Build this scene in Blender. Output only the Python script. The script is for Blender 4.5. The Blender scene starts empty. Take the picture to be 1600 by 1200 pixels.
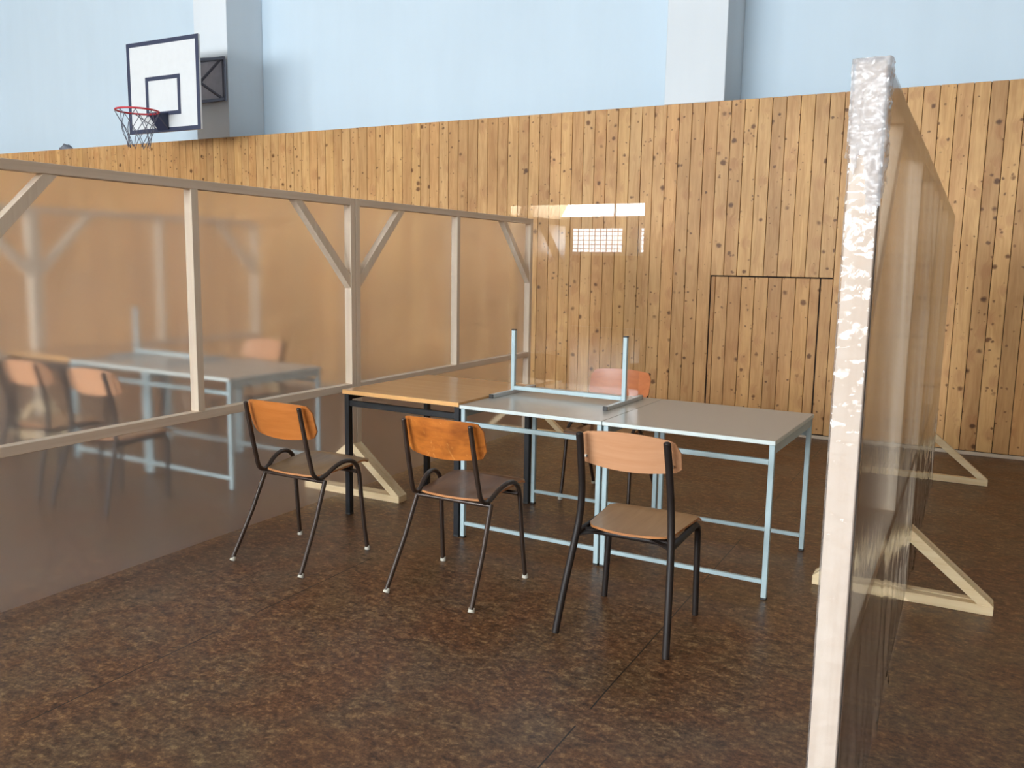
import bpy, bmesh, math, random
from mathutils import Vector, Matrix, noise
R = math.radians
PI = math.pi
scn = bpy.context.scene
C = scn.collection

# ------------------------------------------------------------------ camera
CAM_H = 1.54
F_PX, PITCH, ROLL, YAW = 1344.0, R(8.04), R(0.95), R(28.13)
fw = Vector((-math.sin(YAW)*math.cos(PITCH), math.cos(YAW)*math.cos(PITCH), -math.sin(PITCH)))
r0 = Vector((math.cos(YAW), math.sin(YAW), 0))
u0 = r0.cross(fw)
rt = r0*math.cos(ROLL) + u0*math.sin(ROLL)
up = -r0*math.sin(ROLL) + u0*math.cos(ROLL)
cam_d = bpy.data.cameras.new('camera')
cam_d.sensor_fit = 'HORIZONTAL'
cam_d.sensor_width = 36.0
cam_d.lens = F_PX/1600*36.0
cam_d.clip_start = 0.05
cam_d.clip_end = 200
cam = bpy.data.objects.new('camera', cam_d)
C.objects.link(cam)
M = Matrix.Identity(4)
for i in range(3):
    M[i][0] = rt[i]; M[i][1] = up[i]; M[i][2] = -fw[i]
M[0][3], M[1][3], M[2][3] = 0, 0, CAM_H
cam.matrix_world = M
scn.camera = cam

# ------------------------------------------------------------------ colour management, world, daylight
scn.view_settings.view_transform = 'Standard'
scn.view_settings.look = 'None'
scn.view_settings.gamma = 1.0
scn.view_settings.use_curve_mapping = False
scn.view_settings.exposure = 0.0
try:
    scn.cycles.use_denoising = True
except Exception:
    pass
world = bpy.data.worlds.new('sky')
scn.world = world
world.use_nodes = True
bg = world.node_tree.nodes['Background']
bg.inputs[0].default_value = (0.74, 0.86, 1.0, 1)
bg.inputs[1].default_value = 3.0

WIN_Y = -10.0                     # the window wall behind the camera
X0, X1 = -16.0, 8.0               # hall side walls
HALL_Z = 6.4

def area(name, loc, rot, sx, sy, radiance, col):
    l = bpy.data.lights.new(name, 'AREA')
    l.shape = 'RECTANGLE'; l.size = sx; l.size_y = sy
    l.energy = radiance*PI*sx*sy*math.pi/ math.pi
    l.color = col
    o = bpy.data.objects.new(name, l); C.objects.link(o)
    o.location = loc; o.rotation_euler = rot
    return o
# daylight outside the window bands, shining in (+Y)
area('daylight_upper', (-7.1, WIN_Y-0.5, 3.95), (R(90), 0, 0), 14.2, 2.7, 30.3, (0.88, 0.95, 1.0))
area('daylight_lower', (-7.1, WIN_Y-0.5, 2.11), (R(90), 0, 0), 14.2, 0.75, 11.0, (0.82, 0.93, 1.0))

# ------------------------------------------------------------------ object helpers
def link(name, me, parent=None):
    o = bpy.data.objects.new(name, me); C.objects.link(o)
    if parent: o.parent = parent
    return o
def obj(name, bm, m, parent=None, smooth=False, auto=None):
    me = bpy.data.meshes.new(name)
    bmesh.ops.recalc_face_normals(bm, faces=bm.faces)
    bm.to_mesh(me); bm.free()
    for mm in (m if isinstance(m, (list, tuple)) else [m]):
        me.materials.append(mm)
    if smooth:
        for p in me.polygons: p.use_smooth = True
    if auto:
        me.set_sharp_from_angle(angle=R(auto))
    return link(name, me, parent)
def thing(name, label, cat, loc=(0, 0, 0), rotz=0, group=None):
    o = bpy.data.objects.new(name, None); C.objects.link(o)
    o.location = loc; o.rotation_euler = (0, 0, rotz)
    o.empty_display_size = 0.1
    o['label'] = label; o['category'] = cat
    if group: o['group'] = group
    return o
def tag(o, label, cat, group=None, kind=None):
    o['label'] = label; o['category'] = cat
    if group: o['group'] = group
    if kind: o['kind'] = kind
    return o
def struct(name, bm, m, parent=None, **k):
    o = obj(name, bm, m, parent, **k)
    if not parent: o['kind'] = 'structure'
    return o
def dup(root, loc, rotz, label, group=None):
    r = root.copy(); C.objects.link(r); r.location = loc; r.rotation_euler = (0, 0, rotz)
    r['label'] = label
    if group: r['group'] = group
    for ch in list(root.children):
        c = ch.copy(); C.objects.link(c); c.parent = r
        for g in list(ch.children):
            d = g.copy(); C.objects.link(d); d.parent = c
    return r

def bx(bm, x0, x1, y0, y1, z0, z1, bev=0.0, mi=0):
    res = bmesh.ops.create_cube(bm, size=1.0)
    vs = res['verts']
    for v in vs:
        v.co = Vector((x0 + (v.co.x+.5)*(x1-x0), y0 + (v.co.y+.5)*(y1-y0), z0 + (v.co.z+.5)*(z1-z0)))
    fs = set(f for v in vs for f in v.link_faces)
    if bev > 0:
        es = list(set(e for v in vs for e in v.link_edges))
        rr = bmesh.ops.bevel(bm, geom=es, offset=bev, segments=1, affect='EDGES', profile=0.5)
        fs = set(rr['faces']) | set(f for f in fs if f.is_valid)
    for f in fs:
        if f.is_valid: f.material_index = mi
    return bm
def NB(): return bmesh.new()

def beam(bm, a, b, w, t, side=Vector((0, 1, 0)), bev=0.0015, cut=0.0):
    """rectangular bar from a to b; t measured along `side`, w across."""
    a = Vector(a); b = Vector(b)
    d = (b-a).normalized()
    s = (side - d*side.dot(d)).normalized()
    n = d.cross(s)
    vs = []
    for p in (a, b):
        for i, j in ((-1, -1), (1, -1), (1, 1), (-1, 1)):
            vs.append(bm.verts.new(p + n*(i*w/2) + s*(j*t/2)))
    fs = [(0, 1, 2, 3), (7, 6, 5, 4), (0, 4, 5, 1), (1, 5, 6, 2), (2, 6, 7, 3), (3, 7, 4, 0)]
    ff = [bm.faces.new([vs[k] for k in f]) for f in fs]
    if bev:
        bmesh.ops.bevel(bm, geom=list(set(e for f in ff for e in f.edges)), offset=bev, segments=1, affect='EDGES')
    return bm

def catmull(pts, n=6):
    P = [Vector(p) for p in pts]
    P = [P[0]*2-P[1]] + P + [P[-1]*2-P[-2]]
    out = []
    for i in range(1, len(P)-2):
        p0, p1, p2, p3 = P[i-1:i+3]
        for k in range(n):
            t = k/n
            out.append(0.5*((2*p1) + (p2-p0)*t + (2*p0-5*p1+4*p2-p3)*t*t + (3*p1-p0-3*p2+p3)*t**3))
    out.append(P[-2].copy())
    return out
def fillet(pts, rad, n=6):
    P = [Vector(p) for p in pts]
    out = [P[0]]
    for i in range(1, len(P)-1):
        a, b, c = P[i-1], P[i], P[i+1]
        r_ = rad[i-1] if isinstance(rad, (list, tuple)) else rad
        d1 = (a-b); d2 = (c-b)
        L = min(r_, d1.length*0.48, d2.length*0.48)
        s = b + d1.normalized()*L; e = b + d2.normalized()*L
        for k in range(n+1):
            t = k/n
            out.append(s*(1-t)**2 + b*2*t*(1-t) + e*t*t)
    out.append(P[-1])
    return out
def tube(bm, pts, r, seg=12, caps=True, radii=None):
    P = [Vector(p) for p in pts]
    T = []
    for i in range(len(P)):
        a = P[max(i-1, 0)]; b = P[min(i+1, len(P)-1)]
        T.append((b-a).normalized())
    ref = Vector((0, 0, 1)) if abs(T[0].z) < 0.9 else Vector((1, 0, 0))
    n = (ref - T[0]*ref.dot(T[0])).normalized()
    rings = []
    for i, p in enumerate(P):
        n = (n - T[i]*n.dot(T[i])).normalized()
        b = T[i].cross(n)
        rr = radii[i] if radii else r
        rings.append([bm.verts.new(p + (n*math.cos(2*PI*k/seg) + b*math.sin(2*PI*k/seg))*rr) for k in range(seg)])
    for i in range(len(rings)-1):
        for k in range(seg):
            f = bm.faces.new([rings[i][k], rings[i][(k+1) % seg], rings[i+1][(k+1) % seg], rings[i+1][k]])
            f.smooth = True
    if caps:
        bm.faces.new(rings[0][::-1]); bm.faces.new(rings[-1])
    return bm
def tube_obj(name, pts, r, m, parent, seg=12, radii=None):
    bm = NB(); tube(bm, pts, r, seg, radii=radii)
    return obj(name, bm, m, parent, smooth=True, auto=50)
def cyl(bm, a, b, r, seg=16, r2=None):
    return tube(bm, [a, b], r, seg, radii=[r, r if r2 is None else r2])

# ------------------------------------------------------------------ material helpers
def mat(name):
    m = bpy.data.materials.new(name); m.use_nodes = True
    nt = m.node_tree
    for n in list(nt.nodes): nt.nodes.remove(n)
    out = nt.nodes.new('ShaderNodeOutputMaterial')
    return m, nt, out
def N(nt, t, **kw):
    n = nt.nodes.new(t)
    for k, v in kw.items():
        if k.startswith('i_'):
            key = k[2:].replace('_', ' ')
            n.inputs[key].default_value = v
        else:
            setattr(n, k, v)
    return n
def mix(nt, fac, a, b, mode='MIX'):
    n = nt.nodes.new('ShaderNodeMix'); n.data_type = 'RGBA'; n.blend_type = mode; n.clamp_factor = True
    for s, v in ((n.inputs[0], fac), (n.inputs[6], a), (n.inputs[7], b)):
        if isinstance(v, (int, float)): s.default_value = v
        elif isinstance(v, tuple): s.default_value = (*v[:3], 1)
        else: nt.links.new(v, s)
    return n.outputs[2]
def math_(nt, op, a, b=None, c=None, clamp=False):
    n = nt.nodes.new('ShaderNodeMath'); n.operation = op; n.use_clamp = clamp
    for s, v in zip(n.inputs, (a, b, c)):
        if v is None: continue
        if isinstance(v, (int, float)): s.default_value = v
        else: nt.links.new(v, s)
    return n.outputs[0]
def ramp(nt, fac, stops, interp='LINEAR'):
    n = nt.nodes.new('ShaderNodeValToRGB'); n.color_ramp.interpolation = interp
    cr = n.color_ramp
    while len(cr.elements) > 1: cr.elements.remove(cr.elements[-1])
    cr.elements[0].position = stops[0][0]; cr.elements[0].color = (*stops[0][1][:3], 1)
    for p, c in stops[1:]:
        e = cr.elements.new(p); e.color = (*c[:3], 1)
    nt.links.new(fac, n.inputs[0])
    return n.outputs[0]
def mapping(nt, src, scale=(1, 1, 1), loc=(0, 0, 0), rot=(0, 0, 0)):
    n = nt.nodes.new('ShaderNodeMapping')
    n.inputs['Scale'].default_value = scale; n.inputs['Location'].default_value = loc
    n.inputs['Rotation'].default_value = rot
    nt.links.new(src, n.inputs[0])
    return n.outputs[0]
def coords(nt, which='Object'):
    return nt.nodes.new('ShaderNodeTexCoord').outputs[which]
def noise_(nt, vec, scale, detail=4, rough=0.55, dist=0.0):
    n = nt.nodes.new('ShaderNodeTexNoise')
    n.inputs['Scale'].default_value = scale; n.inputs['Detail'].default_value = detail
    n.inputs['Roughness'].default_value = rough; n.inputs['Distortion'].default_value = dist
    if vec is not None: nt.links.new(vec, n.inputs['Vector'])
    return n.outputs['Fac']
def principled(nt, out, base, rough=0.5, metal=0.0, spec=0.5, coat=0.0, bump=None, bstr=0.1, bdist=0.002):
    p = nt.nodes.new('ShaderNodeBsdfPrincipled')
    if isinstance(base, tuple): p.inputs['Base Color'].default_value = (*base[:3], 1)
    else: nt.links.new(base, p.inputs['Base Color'])
    if isinstance(rough, (int, float)): p.inputs['Roughness'].default_value = rough
    else: nt.links.new(rough, p.inputs['Roughness'])
    p.inputs['Metallic'].default_value = metal
    p.inputs['Specular IOR Level'].default_value = spec
    p.inputs['Coat Weight'].default_value = coat
    p.inputs['Coat Roughness'].default_value = 0.12
    if bump is not None:
        b = nt.nodes.new('ShaderNodeBump'); b.inputs['Strength'].default_value = bstr
        b.inputs['Distance'].default_value = bdist
        nt.links.new(bump, b.inputs['Height']); nt.links.new(b.outputs[0], p.inputs['Normal'])
    nt.links.new(p.outputs[0], out.inputs[0])
    return p
def s2l(r, g, b):
    f = lambda c: (c/255/12.92) if c/255 <= 0.04045 else ((c/255+0.055)/1.055)**2.4
    return (f(r), f(g), f(b))

# plaster
def make_plaster(name, col, dirt=0.06):
    m, nt, out = mat(name)
    co = coords(nt)
    n1 = noise_(nt, co, 0.7, 5, 0.6)
    n2 = noise_(nt, mapping(nt, co, (3, 3, 0.4)), 1.2, 3)
    n3 = noise_(nt, co, 60, 3)
    f = math_(nt, 'MULTIPLY', math_(nt, 'ADD', n1, n2), 0.5)
    c = ramp(nt, f, [(0.3, tuple(x*(1-dirt) for x in col)), (0.7, col)])
    principled(nt, out, c, 0.85, spec=0.2, bump=n3, bstr=0.15, bdist=0.002)
    return m
M_plaster = make_plaster('pale_blue_white_plaster', s2l(208, 225, 237))
M_pier = make_plaster('light_grey_pier_plaster', s2l(222, 229, 234))
M_ceiling = make_plaster('ceiling_paint', s2l(225, 226, 224))

# linoleum floor
def make_floor():
    m, nt, out = mat('brown_marbled_linoleum')
    co = coords(nt)
    big = noise_(nt, co, 0.45, 3, 0.5)
    n1 = noise_(nt, mapping(nt, co, (1, 1.5, 1), rot=(0, 0, 0.5)), 17, 6, 0.72, 0.4)
    n2 = noise_(nt, co, 55, 6, 0.75, 0.2)
    n3 = noise_(nt, co, 3.2, 4, 0.6, 0.3)
    f = math_(nt, 'ADD', math_(nt, 'MULTIPLY', n1, 0.5), math_(nt, 'MULTIPLY', n2, 0.5))
    c = ramp(nt, f, [(0.38, (0.026, 0.012, 0.006)), (0.46, (0.082, 0.040, 0.019)), (0.54, (0.150, 0.082, 0.038)), (0.62, (0.300, 0.195, 0.095))])
    red = ramp(nt, n3, [(0.40, (1.0, 1.0, 1.0)), (0.60, (1.06, 0.86, 0.76))])
    c = mix(nt, 1.0, c, red, 'MULTIPLY')
    grn = ramp(nt, big, [(0.4, (1.0, 1.0, 1.0)), (0.65, (0.90, 0.93, 0.84))])
    c = mix(nt, 1.0, c, grn, 'MULTIPLY')
    # welded seams between the sheets, running away from the viewer every 1.6 m
    sep = nt.nodes.new('ShaderNodeSeparateXYZ'); nt.links.new(co, sep.inputs[0])
    wob = math_(nt, 'MULTIPLY', math_(nt, 'SUBTRACT', noise_(nt, co, 1.3, 2), 0.5), 0.012)
    xx = math_(nt, 'ADD', math_(nt, 'ADD', sep.outputs[0], 1.07+16.0), wob)
    md = math_(nt, 'ABSOLUTE', math_(nt, 'SUBTRACT', math_(nt, 'MODULO', math_(nt, 'ADD', xx, 0.8), 1.6), 0.8))
    seam = math_(nt, 'LESS_THAN', md, 0.0028)
    seam = math_(nt, 'MULTIPLY', seam, math_(nt, 'GREATER_THAN', noise_(nt, co, 2.1, 2), 0.42))
    c = mix(nt, seam, c, (0.012, 0.008, 0.006))
    rough = math_(nt, 'ADD', math_(nt, 'MULTIPLY', n3, 0.22), 0.27)
    principled(nt, out, c, rough, spec=0.42, bump=n2, bstr=0.08, bdist=0.002)
    return m
M_floor = make_floor()

# knotty pine boards: x across, z along the board
BOARD = 0.1219
BOARD_X = -2.219
def make_cladding(name, x0, tint=(1, 1, 1)):
    m, nt, out = mat(name)
    co = coords(nt)
    sep = nt.nodes.new('ShaderNodeSeparateXYZ'); nt.links.new(co, sep.inputs[0])
    u = math_(nt, 'DIVIDE', math_(nt, 'SUBTRACT', sep.outputs[0], x0), BOARD)
    idn = math_(nt, 'FLOOR', u)
    wn = nt.nodes.new('ShaderNodeTexWhiteNoise'); wn.noise_dimensions = '1D'
    nt.links.new(idn, wn.inputs['W'])
    rnd = wn.outputs['Value']
    comb = nt.nodes.new('ShaderNodeCombineXYZ')
    nt.links.new(sep.outputs[0], comb.inputs[0])
    nt.links.new(math_(nt, 'MULTIPLY', idn, 7.31), comb.inputs[1])
    nt.links.new(sep.outputs[2], comb.inputs[2])
    v = comb.outputs[0]
    # knots
    def knots(scale, lo, hi, keep, sq=1.0):
        vv = mapping(nt, v, (1, 1, sq))
        wob = nt.nodes.new('ShaderNodeTexNoise'); wob.inputs['Scale'].default_value = 38
        nt.links.new(vv, wob.inputs['Vector'])
        add = nt.nodes.new('ShaderNodeVectorMath'); add.operation = 'MULTIPLY_ADD'
        nt.links.new(wob.outputs['Color'], add.inputs[0]); add.inputs[1].default_value = (0.022, 0, 0.022)
        nt.links.new(vv, add.inputs[2])
        vo = nt.nodes.new('ShaderNodeTexVoronoi'); vo.inputs['Scale'].default_value = scale
        nt.links.new(add.outputs[0], vo.inputs['Vector'])
        s2 = nt.nodes.new('ShaderNodeSeparateColor'); nt.links.new(vo.outputs['Color'], s2.inputs[0])
        k = math_(nt, 'GREATER_THAN', s2.outputs[0], keep)
        size = math_(nt, 'ADD', math_(nt, 'MULTIPLY', s2.outputs[1], 0.95), 0.40)
        d = math_(nt, 'DIVIDE', vo.outputs['Distance'], size)
        mr = nt.nodes.new('ShaderNodeMapRange'); mr.interpolation_type = 'SMOOTHSTEP'
        nt.links.new(d, mr.inputs[0]); mr.inputs[1].default_value = lo; mr.inputs[2].default_value = hi
        mr.inputs[3].default_value = 1; mr.inputs[4].default_value = 0
        return math_(nt, 'MULTIPLY', mr.outputs[0], k), d, k
    k1, d1, kk1 = knots(7.5, 0.08, 0.20, 0.40)
    k3, d3, kk3 = knots(19, 0.10, 0.22, 0.62)
    k2, d2, kk2 = knots(12, 0.08, 0.18, 0.42)
    halo, dh, _ = knots(7.5, 0.12, 0.50, 0.36, 0.85)
    # grain, stretched along the board and pushed aside near the knots
    gx = nt.nodes.new('ShaderNodeVectorMath'); gx.operation = 'MULTIPLY_ADD'
    nt.links.new(mapping(nt, v, (1, 1, 1)), gx.inputs[2])
    cb = nt.nodes.new('ShaderNodeCombineXYZ'); nt.links.new(halo, cb.inputs[0])
    nt.links.new(cb.outputs[0], gx.inputs[0]); gx.inputs[1].default_value = (0.03, 0, 0)
    g1 = noise_(nt, mapping(nt, gx.outputs[0], (1, 1, 0.05)), 75, 4, 0.6, 0.4)
    g2 = noise_(nt, mapping(nt, gx.outputs[0], (1, 1, 0.12)), 14, 3, 0.6, 0.8)
    f = math_(nt, 'ADD', math_(nt, 'MULTIPLY', g1, 0.35), math_(nt, 'MULTIPLY', g2, 0.65))
    A = (0.62*tint[0], 0.375*tint[1], 0.160*tint[2]); B = (0.48*tint[0], 0.262*tint[1], 0.100*tint[2])
    c = ramp(nt, f, [(0.38, B), (0.6, A)])
    t = ramp(nt, rnd, [(0.0, (0.82, 0.78, 0.74)), (0.3, (1.0, 0.93, 0.86)), (0.65, (1.0, 1.0, 1.0)), (1.0, (1.10, 1.08, 0.98))])
    c = mix(nt, 1.0, c, t, 'MULTIPLY')
    c = mix(nt, math_(nt, 'MULTIPLY', halo, 0.35), c, (0.36, 0.15, 0.06))
    kc = ramp(nt, rnd, [(0, (0.085, 0.034, 0.011)), (1, (0.16, 0.062, 0.016))])
    c = mix(nt, math_(nt, 'MULTIPLY', k1, 0.92), c, kc)
    c = mix(nt, math_(nt, 'MULTIPLY', k2, 0.85), c, (0.13, 0.058, 0.022))
    c = mix(nt, math_(nt, 'MULTIPLY', k3, 0.75), c, (0.17, 0.075, 0.03))
    wear = noise_(nt, mapping(nt, co, (1, 1, 0.8)), 1.4, 4, 0.6)
    c = mix(nt, 1.0, c, ramp(nt, wear, [(0.35, (0.86, 0.84, 0.82)), (0.6, (1.02, 1.0, 1.0))]), 'MULTIPLY')
    principled(nt, out, c, 0.46, spec=0.25, bump=g1, bstr=0.06, bdist=0.001)
    return m
M_clad = make_cladding('knotty_pine_cladding', BOARD_X)
M_clad2 = make_cladding('knotty_pine_door_boards', BOARD_X+BOARD*0.4, (0.93, 0.88, 0.84))

def flat(name, col, rough=0.5, metal=0.0, spec=0.5, coat=0.0, var=0.08, vscale=12, bstr=0.0):
    m, nt, out = mat(name)
    co = coords(nt)
    n = noise_(nt, co, vscale, 4)
    c = ramp(nt, n, [(0.3, tuple(x*(1-var) for x in col)), (0.7, tuple(min(1, x*(1+var)) for x in col))])
    principled(nt, out, c, rough, metal, spec, coat, bump=n if bstr else None, bstr=bstr)
    return m
def grain(name, a, b, axis='x', scale=30, stretch=0.06, rough=0.4, coat=0.0, spec=0.4, scratch=None):
    m, nt, out = mat(name)
    co = coords(nt)
    sc = {'x': (stretch, 1, 1), 'y': (1, stretch, 1), 'z': (1, 1, stretch)}[axis]
    g = noise_(nt, mapping(nt, co, sc), scale, 5, 0.6, 0.5)
    g2 = noise_(nt, co, 2.5, 3)
    f = math_(nt, 'ADD', math_(nt, 'MULTIPLY', g, 0.7), math_(nt, 'MULTIPLY', g2, 0.3))
    c = ramp(nt, f, [(0.35, b), (0.65, a)])
    if scratch:
        s = noise_(nt, mapping(nt, co, (1, 1, 0.35), rot=(0, 0.6, 0)), 22, 6, 0.75, 1.5)
        sf = math_(nt, 'GREATER_THAN', s, 0.60)
        blot = noise_(nt, co, 7, 3)
        c = mix(nt, math_(nt, 'MULTIPLY', sf, 0.45), c, scratch)
        c = mix(nt, ramp(nt, blot, [(0.5, (0, 0, 0)), (0.72, (0.7, 0.7, 0.7))]), c, tuple(x*0.45 for x in b))
    principled(nt, out, c, rough, spec=spec, coat=coat, bump=g, bstr=0.05, bdist=0.001)
    return m
M_orange = grain('orange_varnished_plywood', s2l(196, 120, 58), s2l(176, 101, 42), 'x', 26, 0.08, 0.35)
M_orange_worn = grain('worn_orange_plywood', s2l(204, 122, 50), s2l(160, 86, 34), 'x', 26, 0.2, 0.35, scratch=s2l(225, 160, 90))
M_red_ply = grain('reddish_plywood', s2l(196, 118, 70), s2l(170, 96, 56), 'x', 24, 0.08, 0.28)
M_peach = grain('pale_beech_plywood', s2l(204, 152, 114), s2l(195, 140, 100), 'x', 40, 0.04, 0.38)
M_edge = grain('ply_edge', s2l(214, 150, 96), s2l(150, 92, 50), 'x', 20, 0.1, 0.5)
M_seatA = grain('olive_brown_plywood_seat', s2l(140, 112, 80), s2l(112, 86, 60), 'y', 20, 0.15, 0.3, coat=0.2)
M_seatB = grain('dark_brown_plywood_seat', s2l(124, 84, 54), s2l(94, 60, 38), 'y', 20, 0.15, 0.3, coat=0.2)
M_seatC = grain('tan_plywood_seat', s2l(176, 136, 96), s2l(158, 118, 80), 'y', 30, 0.08, 0.33, coat=0.2)
M_tubeA = flat('brown_lacquered_tube', (0.046, 0.028, 0.020), 0.32, 0.3, 0.6, 0.3, 0.2)
M_tubeC = flat('black_brown_painted_tube', (0.018, 0.012, 0.010), 0.5, 0.0, 0.3, 0, 0.2)
M_capW = flat('pale_plastic_foot', s2l(190, 186, 172), 0.5)
M_capD = flat('dark_plastic_foot', (0.03, 0.028, 0.026), 0.5)
M_blue = flat('pale_blue_enamel', s2l(170, 190, 194), 0.4, 0.0, 0.5, 0.15, 0.05)
M_black = flat('black_enamel', (0.010, 0.012, 0.015), 0.4, 0.0, 0.4, 0.1, 0.1)
M_lam = flat('beige_grey_laminate', s2l(170, 166, 158), 0.28, 0, 0.5, 0.15, 0.02, 3)
M_lamedge = flat('pale_laminate_edge', s2l(205, 215, 212), 0.4)
M_browntop = grain('brown_laminate', s2l(196, 150, 104), s2l(184, 138, 92), 'x', 20, 0.06, 0.25, coat=0.2)
M_brownedge = flat('ochre_laminate_edge', s2l(222, 168, 104), 0.45)
M_pine = grain('planed_pine_batten', s2l(238, 222, 200), s2l(226, 206, 182), 'z', 40, 0.03, 0.6)
M_pine_h = grain('planed_pine_rail', s2l(234, 216, 196), s2l(220, 200, 176), 'y', 40, 0.03, 0.6)
M_pine_x = grain('planed_pine_foot', s2l(238, 218, 180), s2l(224, 196, 150), 'x', 40, 0.03, 0.6)
M_alu = flat('brushed_aluminium', s2l(200, 208, 212), 0.35, 0.6, 0.5, 0, 0.04)
M_board = flat('white_backboard_paint', s2l(222, 226, 228), 0.5, var=0.02)
M_navy = flat('dark_navy_paint', s2l(50, 58, 84), 0.5)
M_rim = flat('red_rim_paint', s2l(200, 52, 66), 0.45)
M_darksteel = flat('dark_grey_steel', s2l(88, 88, 100), 0.5)
M_panelgrey = flat('grey_backing_panel', s2l(176, 176, 186), 0.7)
M_net = flat('grey_net_cord', s2l(96, 98, 112), 0.8)
M_steel = flat('screw_steel', s2l(220, 214, 200), 0.25, 0.9, 0.5)
M_trim = flat('pale_floor_edge_trim', s2l(196, 178, 156), 0.5)
M_dark = flat('dark_void', (0.01, 0.007, 0.005), 0.9)
M_rag = flat('grey_cloth', s2l(120, 124, 132), 0.9, var=0.3, vscale=20)
M_frame = flat('white_window_frame', s2l(225, 228, 230), 0.5)
M_sidewall = make_plaster('side_wall_plaster', s2l(222, 224, 222))

def make_clear(name, ior, blur, haze, tint, bump_s, bump_str, gloss_rough=0.03, blur_mix=0.8, hazecol=(0.8, 0.78, 0.76), crease=False):
    """thin clear sheet built with two faces: reflects by Fresnel at the surface, passes the rest,
    softly scattered (blur_mix) and with a little milky haze."""
    m, nt, out = mat(name)
    geo = nt.nodes.new('ShaderNodeNewGeometry')
    co = coords(nt)
    bumpn = None
    if bump_str > 0:
        h = noise_(nt, mapping(nt, co, (1, 0.8, 0.35), rot=(0.5, 0, 0)), bump_s, 5, 0.65, 1.2)
        b = nt.nodes.new('ShaderNodeBump'); b.inputs['Strength'].default_value = bump_str
        b.inputs['Distance'].default_value = 0.01
        if crease:
            vo = nt.nodes.new('ShaderNodeTexVoronoi'); vo.inputs['Scale'].default_value = bump_s
            wv = nt.nodes.new('ShaderNodeVectorMath'); wv.operation = 'MULTIPLY_ADD'
            nz = nt.nodes.new('ShaderNodeTexNoise'); nz.inputs['Scale'].default_value = 22; nt.links.new(co, nz.inputs['Vector'])
            nt.links.new(nz.outputs['Color'], wv.inputs[0]); wv.inputs[1].default_value = (0.05, 0.05, 0.05)
            nt.links.new(mapping(nt, co, (0.7, 0.7, 1.0), rot=(0, 0.35, 0)), wv.inputs[2])
            nt.links.new(wv.outputs[0], vo.inputs['Vector'])
            h = math_(nt, 'ADD', math_(nt, 'MULTIPLY', vo.outputs['Distance'], 1.4), math_(nt, 'MULTIPLY', h, 0.5))
        nt.links.new(h, b.inputs['Height']); bumpn = b.outputs[0]
    def side_ior(v):
        # the same reflectance whether the face is met from outside or inside
        return math_(nt, 'ADD', math_(nt, 'MULTIPLY', geo.outputs['Backfacing'], 1/v - v), v)
    fr = nt.nodes.new('ShaderNodeFresnel'); nt.links.new(side_ior(ior), fr.inputs[0])
    if bumpn: nt.links.new(bumpn, fr.inputs['Normal'])
    gl = nt.nodes.new('ShaderNodeBsdfGlossy'); gl.inputs['Roughness'].default_value = gloss_rough
    if bumpn: nt.links.new(bumpn, gl.inputs['Normal'])
    tr = nt.nodes.new('ShaderNodeBsdfTransparent'); tr.inputs[0].default_value = (*tint, 1)
    cur = tr.outputs[0]
    if blur > 0:
        rf = nt.nodes.new('ShaderNodeBsdfRefraction'); rf.inputs['Roughness'].default_value = blur
        rf.inputs['IOR'].default_value = 1.05; rf.inputs[0].default_value = (*tint, 1)
        ms = nt.nodes.new('ShaderNodeMixShader'); ms.inputs[0].default_value = blur_mix
        nt.links.new(cur, ms.inputs[1]); nt.links.new(rf.outputs[0], ms.inputs[2]); cur = ms.outputs[0]
    if haze > 0:
        df = nt.nodes.new('ShaderNodeBsdfDiffuse'); df.inputs[0].default_value = (*hazecol, 1)
        tl = nt.nodes.new('ShaderNodeBsdfTranslucent'); tl.inputs[0].default_value = (*hazecol, 1)
        m1 = nt.nodes.new('ShaderNodeMixShader'); m1.inputs[0].default_value = 0.5
        nt.links.new(df.outputs[0], m1.inputs[1]); nt.links.new(tl.outputs[0], m1.inputs[2])
        m2 = nt.nodes.new('ShaderNodeMixShader')
        hn = noise_(nt, co, 1.6, 3)
        nt.links.new(math_(nt, 'MULTIPLY', math_(nt, 'ADD', hn, 0.5), haze), m2.inputs[0])
        nt.links.new(cur, m2.inputs[1]); nt.links.new(m1.outputs[0], m2.inputs[2]); cur = m2.outputs[0]
    mf = nt.nodes.new('ShaderNodeMixShader')
    nt.links.new(fr.outputs[0], mf.inputs[0]); nt.links.new(cur, mf.inputs[1]); nt.links.new(gl.outputs[0], mf.inputs[2])
    nt.links.new(mf.outputs[0], out.inputs[0])
    return m
M_film = make_clear('milky_plastic_film', 1.35, 0.29, 0.10, (0.975, 0.965, 0.96), 3, 0.10, 0.12, 1.0, hazecol=(0.88, 0.82, 0.79))
M_film_clear = make_clear('clear_stretched_film', 1.16, 0.12, 0.05, (0.975, 0.97, 0.96), 5, 0.20, 0.06, 1.0)
M_wrap = make_clear('crinkled_film_wrap', 1.6, 0.0, 0.08, (0.86, 0.85, 0.87), 24, 0.35, 0.05, 0, hazecol=(0.85,0.85,0.88), crease=True)
M_highlight_film = make_clear('white_highlight_film', 2.1, 0.0, 0.42, (0.95, 0.95, 0.97), 48, 1.0, 0.06, 0, hazecol=(0.95,0.96,0.98), crease=True)  # whitish haze stands in for window reflections on the post head
M_plexi = make_clear('clear_acrylic', 1.49, 0.0, 0.0, (0.985, 0.98, 0.975), 1, 0.0, 0.0, 0)
M_plexi_old = M_plexi

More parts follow.
